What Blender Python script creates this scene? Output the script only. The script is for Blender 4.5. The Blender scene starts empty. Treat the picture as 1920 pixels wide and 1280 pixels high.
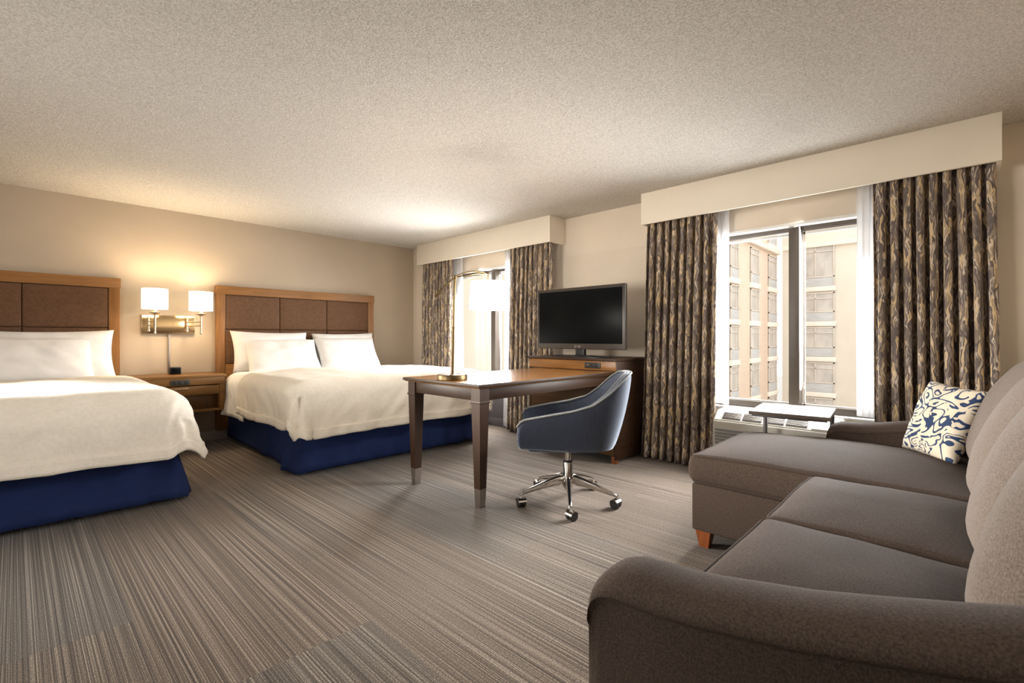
import bpy, bmesh, math, random
from mathutils import Vector, Matrix, noise
random.seed(7)
PI = math.pi
scn = bpy.context.scene
COL = scn.collection

# ------------------------------------------------------------------ measures (metres)
XW, XV, YB, CEIL = 4.06, 3.803, 5.71, 2.33      # window wall, valance front, bed wall, ceiling
YF, XL = -0.62, -3.6                            # wall behind the sofa, far left wall
CAM_H, FPX, YAW, HOR = 1.068, 892.0, 0.7633, 633.0

# ------------------------------------------------------------------ materials
def new_mat(name):
    m = bpy.data.materials.new(name); m.use_nodes = True
    nt = m.node_tree
    return m, nt, nt.nodes['Principled BSDF']
def nd(nt, kind, **kw):
    n = nt.nodes.new(kind)
    for k, v in kw.items():
        if k.startswith('i_'): n.inputs[k[2:].replace('_', ' ')].default_value = v
        else: setattr(n, k, v)
    return n
def ramp(nt, stops, interp='LINEAR'):
    r = nt.nodes.new('ShaderNodeValToRGB'); cr = r.color_ramp; cr.interpolation = interp
    while len(cr.elements) < len(stops): cr.elements.new(0.5)
    for e, (p, c) in zip(cr.elements, stops): e.position = p; e.color = (*c, 1)
    return r
def coords(nt, scale, kind='Object', rot=(0, 0, 0)):
    tc = nt.nodes.new('ShaderNodeTexCoord'); mp = nt.nodes.new('ShaderNodeMapping')
    mp.inputs['Scale'].default_value = scale; mp.inputs['Rotation'].default_value = rot
    nt.links.new(tc.outputs[kind], mp.inputs['Vector'])
    return mp.outputs['Vector']
def mul(c, f): return tuple(min(1, x * f) for x in c)

def mat_noise(name, col, var=0.12, scale=(20, 20, 20), rough=0.6, bump=0.0, bscale=None, metallic=0.0, sheen=0.0, detail=4, spec=None, sheen_tint=None):
    m, nt, b = new_mat(name)
    n = nd(nt, 'ShaderNodeTexNoise'); n.inputs['Detail'].default_value = detail; n.inputs['Scale'].default_value = 1
    nt.links.new(coords(nt, scale), n.inputs['Vector'])
    r = ramp(nt, [(0.3, mul(col, 1 - var)), (0.7, mul(col, 1 + var))])
    nt.links.new(n.outputs['Fac'], r.inputs['Fac']); nt.links.new(r.outputs['Color'], b.inputs['Base Color'])
    b.inputs['Roughness'].default_value = rough; b.inputs['Metallic'].default_value = metallic
    if spec is not None: b.inputs['Specular IOR Level'].default_value = spec
    if sheen:
        b.inputs['Sheen Weight'].default_value = sheen; b.inputs['Sheen Roughness'].default_value = 0.4
        if sheen_tint: b.inputs['Sheen Tint'].default_value = (*sheen_tint, 1)
    if bump:
        n2 = n
        if bscale:
            n2 = nd(nt, 'ShaderNodeTexNoise'); n2.inputs['Detail'].default_value = 3; n2.inputs['Scale'].default_value = 1
            nt.links.new(coords(nt, bscale), n2.inputs['Vector'])
        bp = nd(nt, 'ShaderNodeBump'); bp.inputs['Strength'].default_value = bump; bp.inputs['Distance'].default_value = 0.01
        nt.links.new(n2.outputs['Fac'], bp.inputs['Height']); nt.links.new(bp.outputs['Normal'], b.inputs['Normal'])
    return m

def mat_wood(name, dark, light, rough=0.35, scale=(2.0, 30, 30), coat=0.0):
    m, nt, b = new_mat(name)
    n = nd(nt, 'ShaderNodeTexNoise'); n.inputs['Detail'].default_value = 6; n.inputs['Distortion'].default_value = 0.6; n.inputs['Scale'].default_value = 1
    nt.links.new(coords(nt, scale), n.inputs['Vector'])
    r = ramp(nt, [(0.25, dark), (0.75, light)])
    nt.links.new(n.outputs['Fac'], r.inputs['Fac']); nt.links.new(r.outputs['Color'], b.inputs['Base Color'])
    b.inputs['Roughness'].default_value = rough
    b.inputs['Specular IOR Level'].default_value = 0.3; b.inputs['Coat Weight'].default_value = coat; b.inputs['Coat Roughness'].default_value = 0.25
    return m

def mat_metal(name, col, rough=0.25):
    return mat_noise(name, col, 0.05, (60, 60, 60), rough, metallic=1.0)

def mat_emit(name, col, strength, base=(0.9, 0.85, 0.78)):
    m, nt, b = new_mat(name)
    n = nd(nt, 'ShaderNodeTexNoise'); n.inputs['Scale'].default_value = 1; nt.links.new(coords(nt, (300, 300, 20)), n.inputs['Vector'])
    r = ramp(nt, [(0.3, mul(col, 0.94)), (0.7, col)])
    nt.links.new(n.outputs['Fac'], r.inputs['Fac']); nt.links.new(r.outputs['Color'], b.inputs['Emission Color'])
    b.inputs['Base Color'].default_value = (*base, 1); b.inputs['Emission Strength'].default_value = strength; b.inputs['Roughness'].default_value = 0.9
    return m

def mat_carpet():
    m, nt, b = new_mat('striped_carpet'); L = nt.links.new
    tc = nd(nt, 'ShaderNodeTexCoord')
    # carpet planks: long side along y, staggered
    mp = nd(nt, 'ShaderNodeMapping'); mp.inputs['Rotation'].default_value = (0, 0, PI / 2); mp.inputs['Location'].default_value = (0.13, 0.31, 0)
    L(tc.outputs['Object'], mp.inputs['Vector'])
    br = nd(nt, 'ShaderNodeTexBrick'); br.offset = 0.43; br.squash = 1
    for k, v in (('Scale', 1.0), ('Mortar Size', 0.0), ('Bias', 0.0), ('Brick Width', 1.5), ('Row Height', 0.62)): br.inputs[k].default_value = v
    br.inputs['Color1'].default_value = (0, 0, 0, 1); br.inputs['Color2'].default_value = (1, 1, 1, 1)
    L(mp.outputs['Vector'], br.inputs['Vector'])
    # shift the stripes from plank to plank
    off = nd(nt, 'ShaderNodeVectorMath', operation='MULTIPLY_ADD'); off.inputs[1].default_value = (0.0, 1.1, 0)
    L(br.outputs['Color'], off.inputs[0]); L(tc.outputs['Object'], off.inputs[2])
    def stripe(scale, detail):
        mm = nd(nt, 'ShaderNodeMapping'); mm.inputs['Scale'].default_value = scale; L(off.outputs[0], mm.inputs['Vector'])
        n = nd(nt, 'ShaderNodeTexNoise'); n.inputs['Scale'].default_value = 1; n.inputs['Detail'].default_value = detail; n.inputs['Roughness'].default_value = 0.6
        L(mm.outputs[0], n.inputs['Vector']); return n.outputs['Fac']
    s1 = stripe((250, 0.45, 1), 1.5); s2 = stripe((85, 0.35, 1), 1); s3 = stripe((330, 150, 1), 1)
    a = nd(nt, 'ShaderNodeMath', operation='MULTIPLY'); a.inputs[1].default_value = 0.56; L(s1, a.inputs[0])
    c = nd(nt, 'ShaderNodeMath', operation='MULTIPLY_ADD'); c.inputs[1].default_value = 0.12; L(s2, c.inputs[0]); L(a.outputs[0], c.inputs[2])
    d = nd(nt, 'ShaderNodeMath', operation='MULTIPLY_ADD'); d.inputs[1].default_value = 0.32; L(s3, d.inputs[0]); L(c.outputs[0], d.inputs[2])
    r = ramp(nt, [(0.38, (0.034, 0.026, 0.021)), (0.465, (0.108, 0.085, 0.069)), (0.535, (0.172, 0.140, 0.115)), (0.62, (0.42, 0.365, 0.315))])
    L(d.outputs[0], r.inputs['Fac'])
    # tint of each plank, and slow drift of colour
    big = nd(nt, 'ShaderNodeTexNoise'); big.inputs['Scale'].default_value = 0.9; L(tc.outputs['Object'], big.inputs['Vector'])
    mixv = nd(nt, 'ShaderNodeMath', operation='MULTIPLY_ADD'); mixv.inputs[1].default_value = 0.55
    rgb = nd(nt, 'ShaderNodeRGBToBW'); L(br.outputs['Color'], rgb.inputs[0]); L(rgb.outputs[0], mixv.inputs[0])
    half = nd(nt, 'ShaderNodeMath', operation='MULTIPLY'); half.inputs[1].default_value = 0.45; L(big.outputs['Fac'], half.inputs[0]); L(half.outputs[0], mixv.inputs[2])
    t = ramp(nt, [(0.15, (0.80, 0.90, 0.98)), (0.4, (1.0, 0.97, 0.93)), (0.62, (1.12, 1.0, 0.86)), (0.85, (0.92, 0.80, 0.70))])
    for e, cc in zip(t.color_ramp.elements, [(0.88, 0.94, 0.98), (1.0, 0.98, 0.95), (1.03, 0.97, 0.90), (0.93, 0.86, 0.80)]): e.color = (*cc, 1)
    L(mixv.outputs[0], t.inputs['Fac'])
    mx = nd(nt, 'ShaderNodeMix', data_type='RGBA', blend_type='MULTIPLY'); mx.inputs['Factor'].default_value = 1
    L(r.outputs['Color'], mx.inputs['A']); L(t.outputs['Color'], mx.inputs['B'])
    L(mx.outputs['Result'], b.inputs['Base Color'])
    b.inputs['Roughness'].default_value = 0.9; b.inputs['Specular IOR Level'].default_value = 0.2
    b.inputs['Sheen Weight'].default_value = 0.15
    bp = nd(nt, 'ShaderNodeBump'); bp.inputs['Strength'].default_value = 0.5; bp.inputs['Distance'].default_value = 0.004
    L(d.outputs[0], bp.inputs['Height']); L(bp.outputs['Normal'], b.inputs['Normal'])
    return m

def mat_ceiling():
    m, nt, b = new_mat('popcorn_ceiling'); L = nt.links.new
    v = coords(nt, (1, 1, 1))
    n = nd(nt, 'ShaderNodeTexNoise'); n.inputs['Scale'].default_value = 150; n.inputs['Detail'].default_value = 2.5; L(v, n.inputs['Vector'])
    r = ramp(nt, [(0.34, (0.46, 0.43, 0.388)), (0.5, (0.60, 0.565, 0.515)), (0.66, (0.70, 0.665, 0.615))])
    L(n.outputs['Fac'], r.inputs['Fac']); L(r.outputs['Color'], b.inputs['Base Color'])
    bp = nd(nt, 'ShaderNodeBump'); bp.inputs['Strength'].default_value = 0.55; bp.inputs['Distance'].default_value = 0.012
    L(n.outputs['Fac'], bp.inputs['Height']); L(bp.outputs['Normal'], b.inputs['Normal'])
    b.inputs['Roughness'].default_value = 0.95; b.inputs['Specular IOR Level'].default_value = 0.1
    return m

def mat_drape():
    m, nt, b = new_mat('patterned_drape'); L = nt.links.new
    uv = coords(nt, (1, 1, 1), 'UV')
    wob = nd(nt, 'ShaderNodeTexNoise'); wob.inputs['Scale'].default_value = 11; wob.inputs['Detail'].default_value = 1.5; L(uv, wob.inputs['Vector'])
    add = nd(nt, 'ShaderNodeVectorMath', operation='MULTIPLY_ADD'); add.inputs[1].default_value = (0.050, 0.02, 0); L(wob.outputs['Color'], add.inputs[0]); L(uv, add.inputs[2])
    def lay(scale, loc, detail):
        mp = nd(nt, 'ShaderNodeMapping'); mp.inputs['Scale'].default_value = scale; mp.inputs['Location'].default_value = loc; L(add.outputs[0], mp.inputs['Vector'])
        n = nd(nt, 'ShaderNodeTexNoise'); n.inputs['Scale'].default_value = 1; n.inputs['Detail'].default_value = detail
        L(mp.outputs[0], n.inputs['Vector']); return n.outputs['Fac']
    a = lay((42, 6.0, 1), (0, 0, 0), 1.5); c = lay((60, 7, 1), (5, 9, 0), 1.5); g = lay((26, 5, 1), (2, 3, 0), 1.0)
    r1 = ramp(nt, [(0, (0.14, 0.11, 0.10)), (0.40, (0.26, 0.205, 0.17)), (0.47, (0.12, 0.095, 0.088)), (0.545, (0.58, 0.43, 0.25)), (0.62, (0.34, 0.26, 0.175))], 'CONSTANT')
    L(a, r1.inputs['Fac'])
    r2 = ramp(nt, [(0, (0, 0, 0)), (0.57, (1, 1, 1)), (0.63, (0, 0, 0))], 'CONSTANT'); L(c, r2.inputs['Fac'])
    mx = nd(nt, 'ShaderNodeMix', data_type='RGBA'); L(r2.outputs['Color'], mx.inputs['Factor']); L(r1.outputs['Color'], mx.inputs['A'])
    mx.inputs['B'].default_value = (0.58, 0.49, 0.40, 1)
    r3 = ramp(nt, [(0, (0, 0, 0)), (0.58, (1, 1, 1))], 'CONSTANT'); L(g, r3.inputs['Fac'])
    m2 = nd(nt, 'ShaderNodeMix', data_type='RGBA'); hf = nd(nt, 'ShaderNodeMath', operation='MULTIPLY'); hf.inputs[1].default_value = .65
    L(r3.outputs['Color'], hf.inputs[0]); L(hf.outputs[0], m2.inputs['Factor']); L(mx.outputs['Result'], m2.inputs['A']); m2.inputs['B'].default_value = (0.11, 0.09, 0.088, 1)
    L(m2.outputs['Result'], b.inputs['Base Color']); b.inputs['Roughness'].default_value = 0.7; b.inputs['Specular IOR Level'].default_value = .3
    return m

def mat_sheer():
    m, nt, b = new_mat('white_sheer'); L = nt.links.new
    n = nd(nt, 'ShaderNodeTexNoise'); n.inputs['Scale'].default_value = 1; L(coords(nt, (400, 400, 400)), n.inputs['Vector'])
    r = ramp(nt, [(0.3, (0.86, 0.86, 0.88)), (0.7, (0.95, 0.95, 0.96))]); L(n.outputs['Fac'], r.inputs['Fac'])
    d = nd(nt, 'ShaderNodeBsdfDiffuse'); t = nd(nt, 'ShaderNodeBsdfTranslucent'); tr = nd(nt, 'ShaderNodeBsdfTransparent')
    L(r.outputs['Color'], d.inputs['Color']); L(r.outputs['Color'], t.inputs['Color'])
    m1 = nd(nt, 'ShaderNodeMixShader'); m1.inputs[0].default_value = 0.6; L(d.outputs[0], m1.inputs[1]); L(t.outputs[0], m1.inputs[2])
    m2 = nd(nt, 'ShaderNodeMixShader'); m2.inputs[0].default_value = 0.30; L(m1.outputs[0], m2.inputs[1]); L(tr.outputs[0], m2.inputs[2])
    L(m2.outputs[0], nt.nodes['Material Output'].inputs['Surface'])
    return m

def mat_glass():
    m, nt, b = new_mat('window_glass'); L = nt.links.new
    fr = nd(nt, 'ShaderNodeFresnel'); fr.inputs['IOR'].default_value = 1.35
    tr = nd(nt, 'ShaderNodeBsdfTransparent'); tr.inputs['Color'].default_value = (0.97, 0.98, 0.98, 1)
    gl = nd(nt, 'ShaderNodeBsdfGlossy'); gl.inputs['Roughness'].default_value = 0.02
    k = nd(nt, 'ShaderNodeMath', operation='MULTIPLY'); k.inputs[1].default_value = 0.08; L(fr.outputs[0], k.inputs[0])
    mx = nd(nt, 'ShaderNodeMixShader'); L(k.outputs[0], mx.inputs[0]); L(tr.outputs[0], mx.inputs[1]); L(gl.outputs[0], mx.inputs[2])
    L(mx.outputs[0], nt.nodes['Material Output'].inputs['Surface'])
    return m

def mat_coral():
    m, nt, b = new_mat('coral_print_fabric'); L = nt.links.new
    uv = coords(nt, (1, 1, 1), 'UV')
    n = nd(nt, 'ShaderNodeTexNoise'); n.inputs['Scale'].default_value = 2.9; n.inputs['Detail'].default_value = 0.5; n.inputs['Distortion'].default_value = 1.5; L(uv, n.inputs['Vector'])
    s = nd(nt, 'ShaderNodeMath', operation='PINGPONG'); s.inputs[1].default_value = 0.075; L(n.outputs['Fac'], s.inputs[0])
    th = nd(nt, 'ShaderNodeMath', operation='LESS_THAN'); th.inputs[1].default_value = 0.027; L(s.outputs[0], th.inputs[0])
    n2 = nd(nt, 'ShaderNodeTexNoise'); n2.inputs['Scale'].default_value = 7; L(uv, n2.inputs['Vector'])
    g = nd(nt, 'ShaderNodeMath', operation='GREATER_THAN'); g.inputs[1].default_value = 0.40; L(n2.outputs['Fac'], g.inputs[0])
    k = nd(nt, 'ShaderNodeMath', operation='MULTIPLY'); L(th.outputs[0], k.inputs[0]); L(g.outputs[0], k.inputs[1])
    mx = nd(nt, 'ShaderNodeMix', data_type='RGBA'); L(k.outputs[0], mx.inputs['Factor'])
    mx.inputs['A'].default_value = (0.56, 0.49, 0.385, 1); mx.inputs['B'].default_value = (0.012, 0.03, 0.085, 1)
    L(mx.outputs['Result'], b.inputs['Base Color']); b.inputs['Roughness'].default_value = 0.85
    return m

M = {}
M['carpet'] = mat_carpet(); M['ceiling'] = mat_ceiling()
M['taupe_wall'] = mat_noise('taupe_wall', (0.45, 0.37, 0.28), 0.03, (3, 3, 3), 0.85)
M['beige_wall'] = mat_noise('beige_wall', (0.72, 0.63, 0.52), 0.03, (3, 3, 3), 0.85)
M['cream'] = mat_noise('cream_paint', (0.80, 0.73, 0.62), 0.02, (4, 4, 4), 0.7)
M['slate_shade'] = mat_noise('slate_shade', (0.075, 0.068, 0.075), 0.05, (4, 4, 4), 0.6)
M['baseboard'] = mat_noise('baseboard_grey', (0.42, 0.40, 0.38), 0.03, (5, 5, 5), 0.5)
M['white'] = mat_noise('white_paint', (0.80, 0.79, 0.76), 0.02, (5, 5, 5), 0.5)
M['bronze'] = mat_noise('bronze_frame', (0.085, 0.066, 0.052), 0.08, (10, 10, 10), 0.45)
M['glass'] = mat_glass(); M['drape'] = mat_drape(); M['sheer'] = mat_sheer(); M['coral'] = mat_coral()
M['honey_wood'] = mat_wood('honey_wood', (0.185, 0.083, 0.024), (0.30, 0.142, 0.046), 0.35, (2.5, 25, 25))
M['honey_wood_v'] = mat_wood('honey_wood_upright', (0.185, 0.083, 0.024), (0.30, 0.142, 0.046), 0.35, (25, 25, 2.5))
M['stand_wood'] = mat_wood('walnut_stand', (0.15, 0.070, 0.019), (0.24, 0.116, 0.034), 0.4, (2.5, 30, 30))
M['dark_wood'] = mat_wood('espresso_wood', (0.026, 0.011, 0.0045), (0.050, 0.022, 0.009), 0.45, (3, 30, 30))
M['dark_wood_v'] = mat_wood('espresso_wood_upright', (0.030, 0.0125, 0.005), (0.056, 0.024, 0.010), 0.5, (30, 30, 3))
M['desk_top'] = mat_wood('desk_top_wood', (0.21, 0.090, 0.024), (0.33, 0.150, 0.044), 0.22, (2, 26, 26), 0.4)
M['cab_wood'] = mat_wood('cabinet_front_wood', (0.20, 0.088, 0.024), (0.31, 0.145, 0.044), 0.3, (26, 2, 26))
M['cab_dark'] = mat_wood('cabinet_panel_wood', (0.055, 0.026, 0.010), (0.10, 0.048, 0.018), 0.4, (26, 2, 26))
M['leather'] = mat_noise('brown_leather', (0.125, 0.066, 0.036), 0.16, (45, 45, 45), 0.7, 0.08, (160, 160, 160), spec=0.15)
M['linen'] = mat_noise('white_linen', (0.80, 0.775, 0.75), 0.025, (8, 8, 8), 0.85, 0.05, (25, 25, 25), sheen=0.1)
M['duvet'] = mat_noise('cream_duvet', (0.78, 0.72, 0.63), 0.04, (45, 45, 45), 0.9, 0.22, (38, 38, 38))
M['navy'] = mat_noise('navy_skirt', (0.019, 0.034, 0.115), 0.10, (12, 12, 12), 0.85, 0.05, (150, 150, 150), spec=0.12)
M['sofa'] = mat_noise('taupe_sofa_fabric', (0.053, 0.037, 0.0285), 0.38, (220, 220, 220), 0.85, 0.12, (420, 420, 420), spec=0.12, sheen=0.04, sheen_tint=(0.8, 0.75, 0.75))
M['sofa_back'] = mat_noise('taupe_sofa_fabric_lit', (0.105, 0.079, 0.062), 0.4, (220, 220, 220), 0.85, 0.12, (420, 420, 420), sheen=0.2, sheen_tint=(0.9, 0.85, 0.8))  # sofa fabric lightened; the back cushions' stronger light is put into this colour
M['sofa_pipe'] = mat_noise('sofa_piping', (0.045, 0.032, 0.025), 0.15, (200, 200, 200), 0.85, spec=0.1)
M['foot_wood'] = mat_wood('foot_wood', (0.16, 0.045, 0.014), (0.26, 0.08, 0.026), 0.4, (20, 20, 4))
M['chair_fabric'] = mat_noise('slate_velvet', (0.029, 0.038, 0.066), 0.14, (90, 90, 14), 0.8, 0.05, (300, 300, 300), sheen=0.8, sheen_tint=(0.75, 0.85, 1.0))
M['chair_pipe'] = mat_noise('slate_piping', (0.16, 0.16, 0.15), 0.1, (90, 90, 90), 0.7, sheen=0.6)
M['chrome'] = mat_metal('chrome', (0.72, 0.70, 0.67), 0.12)
M['brushed'] = mat_metal('brushed_nickel', (0.42, 0.37, 0.33), 0.35)
M['brass'] = mat_metal('antique_brass', (0.13, 0.092, 0.046), 0.42)
M['plate'] = mat_metal('polished_brass_plate', (0.72, 0.53, 0.30), 0.12)
M['nickel'] = mat_metal('satin_nickel', (0.48, 0.39, 0.28), 0.3)
M['black'] = mat_noise('black_plastic', (0.012, 0.012, 0.014), 0.1, (20, 20, 20), 0.35)
M['rubber'] = mat_noise('dark_rubber', (0.02, 0.016, 0.014), 0.1, (40, 40, 40), 0.5)
M['bezel'] = mat_noise('tv_bezel', (0.040, 0.030, 0.024), 0.06, (20, 20, 20), 0.3)
M['screen'] = mat_noise('tv_screen', (0.004, 0.005, 0.006), 0.05, (3, 3, 3), 0.30, spec=0.06)
M['outlet'] = mat_noise('outlet_plate', (0.035, 0.032, 0.028), 0.1, (30, 30, 30), 0.4)
M['offwhite'] = mat_noise('ac_plastic', (0.50, 0.475, 0.42), 0.03, (6, 6, 6), 0.45)
M['ac_vent'] = mat_noise('ac_vent', (0.20, 0.20, 0.205), 0.2, (6, 140, 6), 0.5)
M['table_top'] = mat_wood('pale_table_top', (0.105, 0.082, 0.066), (0.14, 0.112, 0.09), 0.5, (4, 40, 40))
M['grey_metal'] = mat_noise('grey_metal', (0.10, 0.095, 0.095), 0.05, (30, 30, 30), 0.4, metallic=0.6)
M['shade'] = mat_emit('lit_sconce_shade', (1.0, 0.80, 0.52), 4.2)
M['shade2'] = mat_emit('lit_desk_shade', (1.0, 0.92, 0.79), 24.0)
M['peach'] = mat_noise('peach_brick', (0.78, 0.61, 0.48), 0.06, (3, 3, 12), 0.9)
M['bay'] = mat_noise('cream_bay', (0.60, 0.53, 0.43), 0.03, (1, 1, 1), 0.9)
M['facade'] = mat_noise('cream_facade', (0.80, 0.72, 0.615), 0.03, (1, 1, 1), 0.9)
M['facade_trim'] = mat_noise('facade_trim', (0.88, 0.80, 0.70), 0.03, (1, 1, 1), 0.9)
M['bld_glass'] = mat_noise('facade_window', (0.56, 0.51, 0.455), 0.2, (1.2, 1.2, 0.7), 0.3)
M['bld_frame'] = mat_noise('facade_window_frame', (0.68, 0.60, 0.52), 0.05, (2, 2, 2), 0.6)
M['bld_grille'] = mat_noise('facade_window_grille', (0.56, 0.55, 0.54), 0.10, (1, 1, 9), 0.7)
M['asphalt'] = mat_noise('pale_pavement', (0.42, 0.40, 0.37), 0.1, (1, 1, 1), 0.9)

# ------------------------------------------------------------------ mesh helpers
def axis_samples(h, r, n, m):
    inner = h - r
    pos = [inner + r * math.tan(k * PI / 4 / m) for k in range(m, 0, -1)]
    mid = [inner - 2 * inner * k / n for k in range(n + 1)] if inner > 1e-6 else [0.0]
    return [-p for p in pos] + [-p for p in mid] + [p for p in reversed(pos)]
def rbox(bm, c, s, r=0.004, n=1, m=1, fn=None, mat=None):
    """Rounded box: centre c, full size s, edge radius r, n interior segments (int or triple)."""
    n = (n, n, n) if isinstance(n, int) else n
    h = [x / 2 for x in s]; r = min(r, min(h) * 0.999)
    ax = [axis_samples(h[i], r, n[i], m) for i in range(3)]
    new = []; cache = {}
    def vert(p):
        q = [max(-(h[i] - r), min(h[i] - r, p[i])) for i in range(3)]
        d = Vector([p[i] - q[i] for i in range(3)])
        if d.length > 1e-9: d = d.normalized() * r
        v = Vector(q) + d
        if fn: v = fn(v, Vector((v.x / h[0], v.y / h[1], v.z / h[2])))
        v = Vector(v) + Vector(c) if mat is None else mat @ Vector(v) + Vector(c)
        return v
    def get(i, j, k):
        key = (i, j, k)
        if key not in cache: cache[key] = bm.verts.new(vert((ax[0][i], ax[1][j], ax[2][k])))
        return cache[key]
    N = [len(a) - 1 for a in ax]
    for i in range(N[0]):
        for j in range(N[1]):
            bm.faces.new((get(i, j, 0), get(i, j + 1, 0), get(i + 1, j + 1, 0), get(i + 1, j, 0)))
            bm.faces.new((get(i, j, N[2]), get(i + 1, j, N[2]), get(i + 1, j + 1, N[2]), get(i, j + 1, N[2])))
    for i in range(N[0]):
        for k in range(N[2]):
            bm.faces.new((get(i, 0, k), get(i + 1, 0, k), get(i + 1, 0, k + 1), get(i, 0, k + 1)))
            bm.faces.new((get(i, N[1], k), get(i, N[1], k + 1), get(i + 1, N[1], k + 1), get(i + 1, N[1], k)))
    for j in range(N[1]):
        for k in range(N[2]):
            bm.faces.new((get(0, j, k), get(0, j, k + 1), get(0, j + 1, k + 1), get(0, j + 1, k)))
            bm.faces.new((get(N[0], j, k), get(N[0], j + 1, k), get(N[0], j + 1, k + 1), get(N[0], j, k + 1)))
def box(bm, x0, x1, y0, y1, z0, z1, r=0.0025, m=1, **kw):
    rbox(bm, ((x0 + x1) / 2, (y0 + y1) / 2, (z0 + z1) / 2), (x1 - x0, y1 - y0, z1 - z0), r, 1, m, **kw)
def tube(bm, pts, rad, sides=10, closed=False, flat=(1, 1), up=None):
    pts = [Vector(p) for p in pts]; n = len(pts); rings = []
    nrm = None
    for i, p in enumerate(pts):
        a = pts[(i - 1) % n] if (closed or i > 0) else p; b = pts[(i + 1) % n] if (closed or i < n - 1) else p
        t = (b - a).normalized()
        if up is not None: nrm = Vector(up)
        elif nrm is None: nrm = Vector((0, 0, 1)) if abs(t.z) < 0.9 else Vector((1, 0, 0))
        nrm = (nrm - t * nrm.dot(t)).normalized(); bi = t.cross(nrm)
        R = rad(i / max(1, n - 1)) if callable(rad) else rad
        rings.append([bm.verts.new(p + nrm * (math.cos(2 * PI * k / sides) * R * flat[0]) + bi * (math.sin(2 * PI * k / sides) * R * flat[1])) for k in range(sides)])
    for i in range(n if closed else n - 1):
        A, B = rings[i], rings[(i + 1) % n]
        for k in range(sides): bm.faces.new((A[k], A[(k + 1) % sides], B[(k + 1) % sides], B[k]))
    if not closed:
        bm.faces.new(list(reversed(rings[0]))); bm.faces.new(rings[-1])
def lathe(bm, c, prof, seg=32, sx=1.0, sy=1.0, cap=True):
    rings = [[bm.verts.new((c[0] + r * sx * math.cos(2 * PI * k / seg), c[1] + r * sy * math.sin(2 * PI * k / seg), c[2] + z)) for k in range(seg)] for r, z in prof]
    for A, B in zip(rings, rings[1:]):
        for k in range(seg): bm.faces.new((A[k], A[(k + 1) % seg], B[(k + 1) % seg], B[k]))
    if cap:
        bm.faces.new(list(reversed(rings[0]))); bm.faces.new(rings[-1])
def prism(bm, poly, axis, a0, a1):
    """Extrude a 2-D polygon along axis 'x' or 'y' (poly holds the two other coordinates)."""
    f = (lambda p, a: (a, p[0], p[1])) if axis == 'x' else (lambda p, a: (p[0], a, p[1])) if axis == 'y' else (lambda p, a: (p[0], p[1], a))
    A = [bm.verts.new(f(p, a0)) for p in poly]; B = [bm.verts.new(f(p, a1)) for p in poly]; n = len(poly)
    for k in range(n): bm.faces.new((A[k], A[(k + 1) % n], B[(k + 1) % n], B[k]))
    bm.faces.new(list(reversed(A))); bm.faces.new(B)
def loft(bm, rings, closed=True, caps=True):
    R = [[bm.verts.new(p) for p in r] for r in rings]; n = len(R[0])
    for A, B in zip(R, R[1:]):
        for k in range(n if closed else n - 1): bm.faces.new((A[k], A[(k + 1) % n], B[(k + 1) % n], B[k]))
    if caps: bm.faces.new(list(reversed(R[0]))); bm.faces.new(R[-1])
def NB(): return bmesh.new()

def root_matrix(o):
    while o.parent is not None: o = o.parent
    if o.type == 'EMPTY': return Matrix.Translation(o.location) @ Matrix.Rotation(o.rotation_euler.z, 4, 'Z')
    return Matrix.Identity(4)
def obj(name, bm, mat, parent=None, local=False, sharp=38, flat=False, recalc=True):
    if parent is not None and not local: bm.transform(root_matrix(parent).inverted())
    if recalc: bmesh.ops.recalc_face_normals(bm, faces=bm.faces)
    for f in bm.faces: f.smooth = not flat
    lim = math.radians(sharp)
    for e in bm.edges:
        if len(e.link_faces) == 2 and e.calc_face_angle(0) > lim: e.smooth = False
    me = bpy.data.meshes.new(name); bm.to_mesh(me); bm.free()
    me.materials.append(M[mat] if isinstance(mat, str) else mat)
    o = bpy.data.objects.new(name, me); COL.objects.link(o)
    if parent is not None: o.parent = parent
    return o
def tag(o, label=None, cat=None, group=None, kind=None):
    if label: o['label'] = label
    if cat: o['category'] = cat
    if group: o['group'] = group
    if kind: o['kind'] = kind
    return o
def thing(name, label, cat, loc=(0, 0, 0), rotz=0, group=None, kind=None):
    o = bpy.data.objects.new(name, None); COL.objects.link(o); o.empty_display_size = 0.1
    o.location = loc; o.rotation_euler = (0, 0, rotz)
    return tag(o, label, cat, group, kind)
def struct(name, bm, mat, **kw): return tag(obj(name, bm, mat, **kw), kind='structure')
def copy_tree(o, parent=None):
    c = o.copy(); COL.objects.link(c); c.parent = parent
    for ch in list(o.children): copy_tree(ch, c)
    return c
def solid(o, t, off=0.0):
    m = o.modifiers.new('thickness', 'SOLIDIFY'); m.thickness = t; m.offset = off; return o
def subsurf(o, lv=1):
    m = o.modifiers.new('smooth', 'SUBSURF'); m.levels = lv; m.render_levels = lv; return o
def lerp(a, b, t): return a + (b - a) * t
def interp(x, pts):
    if x <= pts[0][0]: return pts[0][1]
    for (x0, y0), (x1, y1) in zip(pts, pts[1:]):
        if x <= x1:
            t = (x - x0) / (x1 - x0); t = t * t * (3 - 2 * t) if False else t
            return lerp(y0, y1, t)
    return pts[-1][1]
def nz(x, y, z=0.0): return noise.noise(Vector((x, y, z)))

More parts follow.
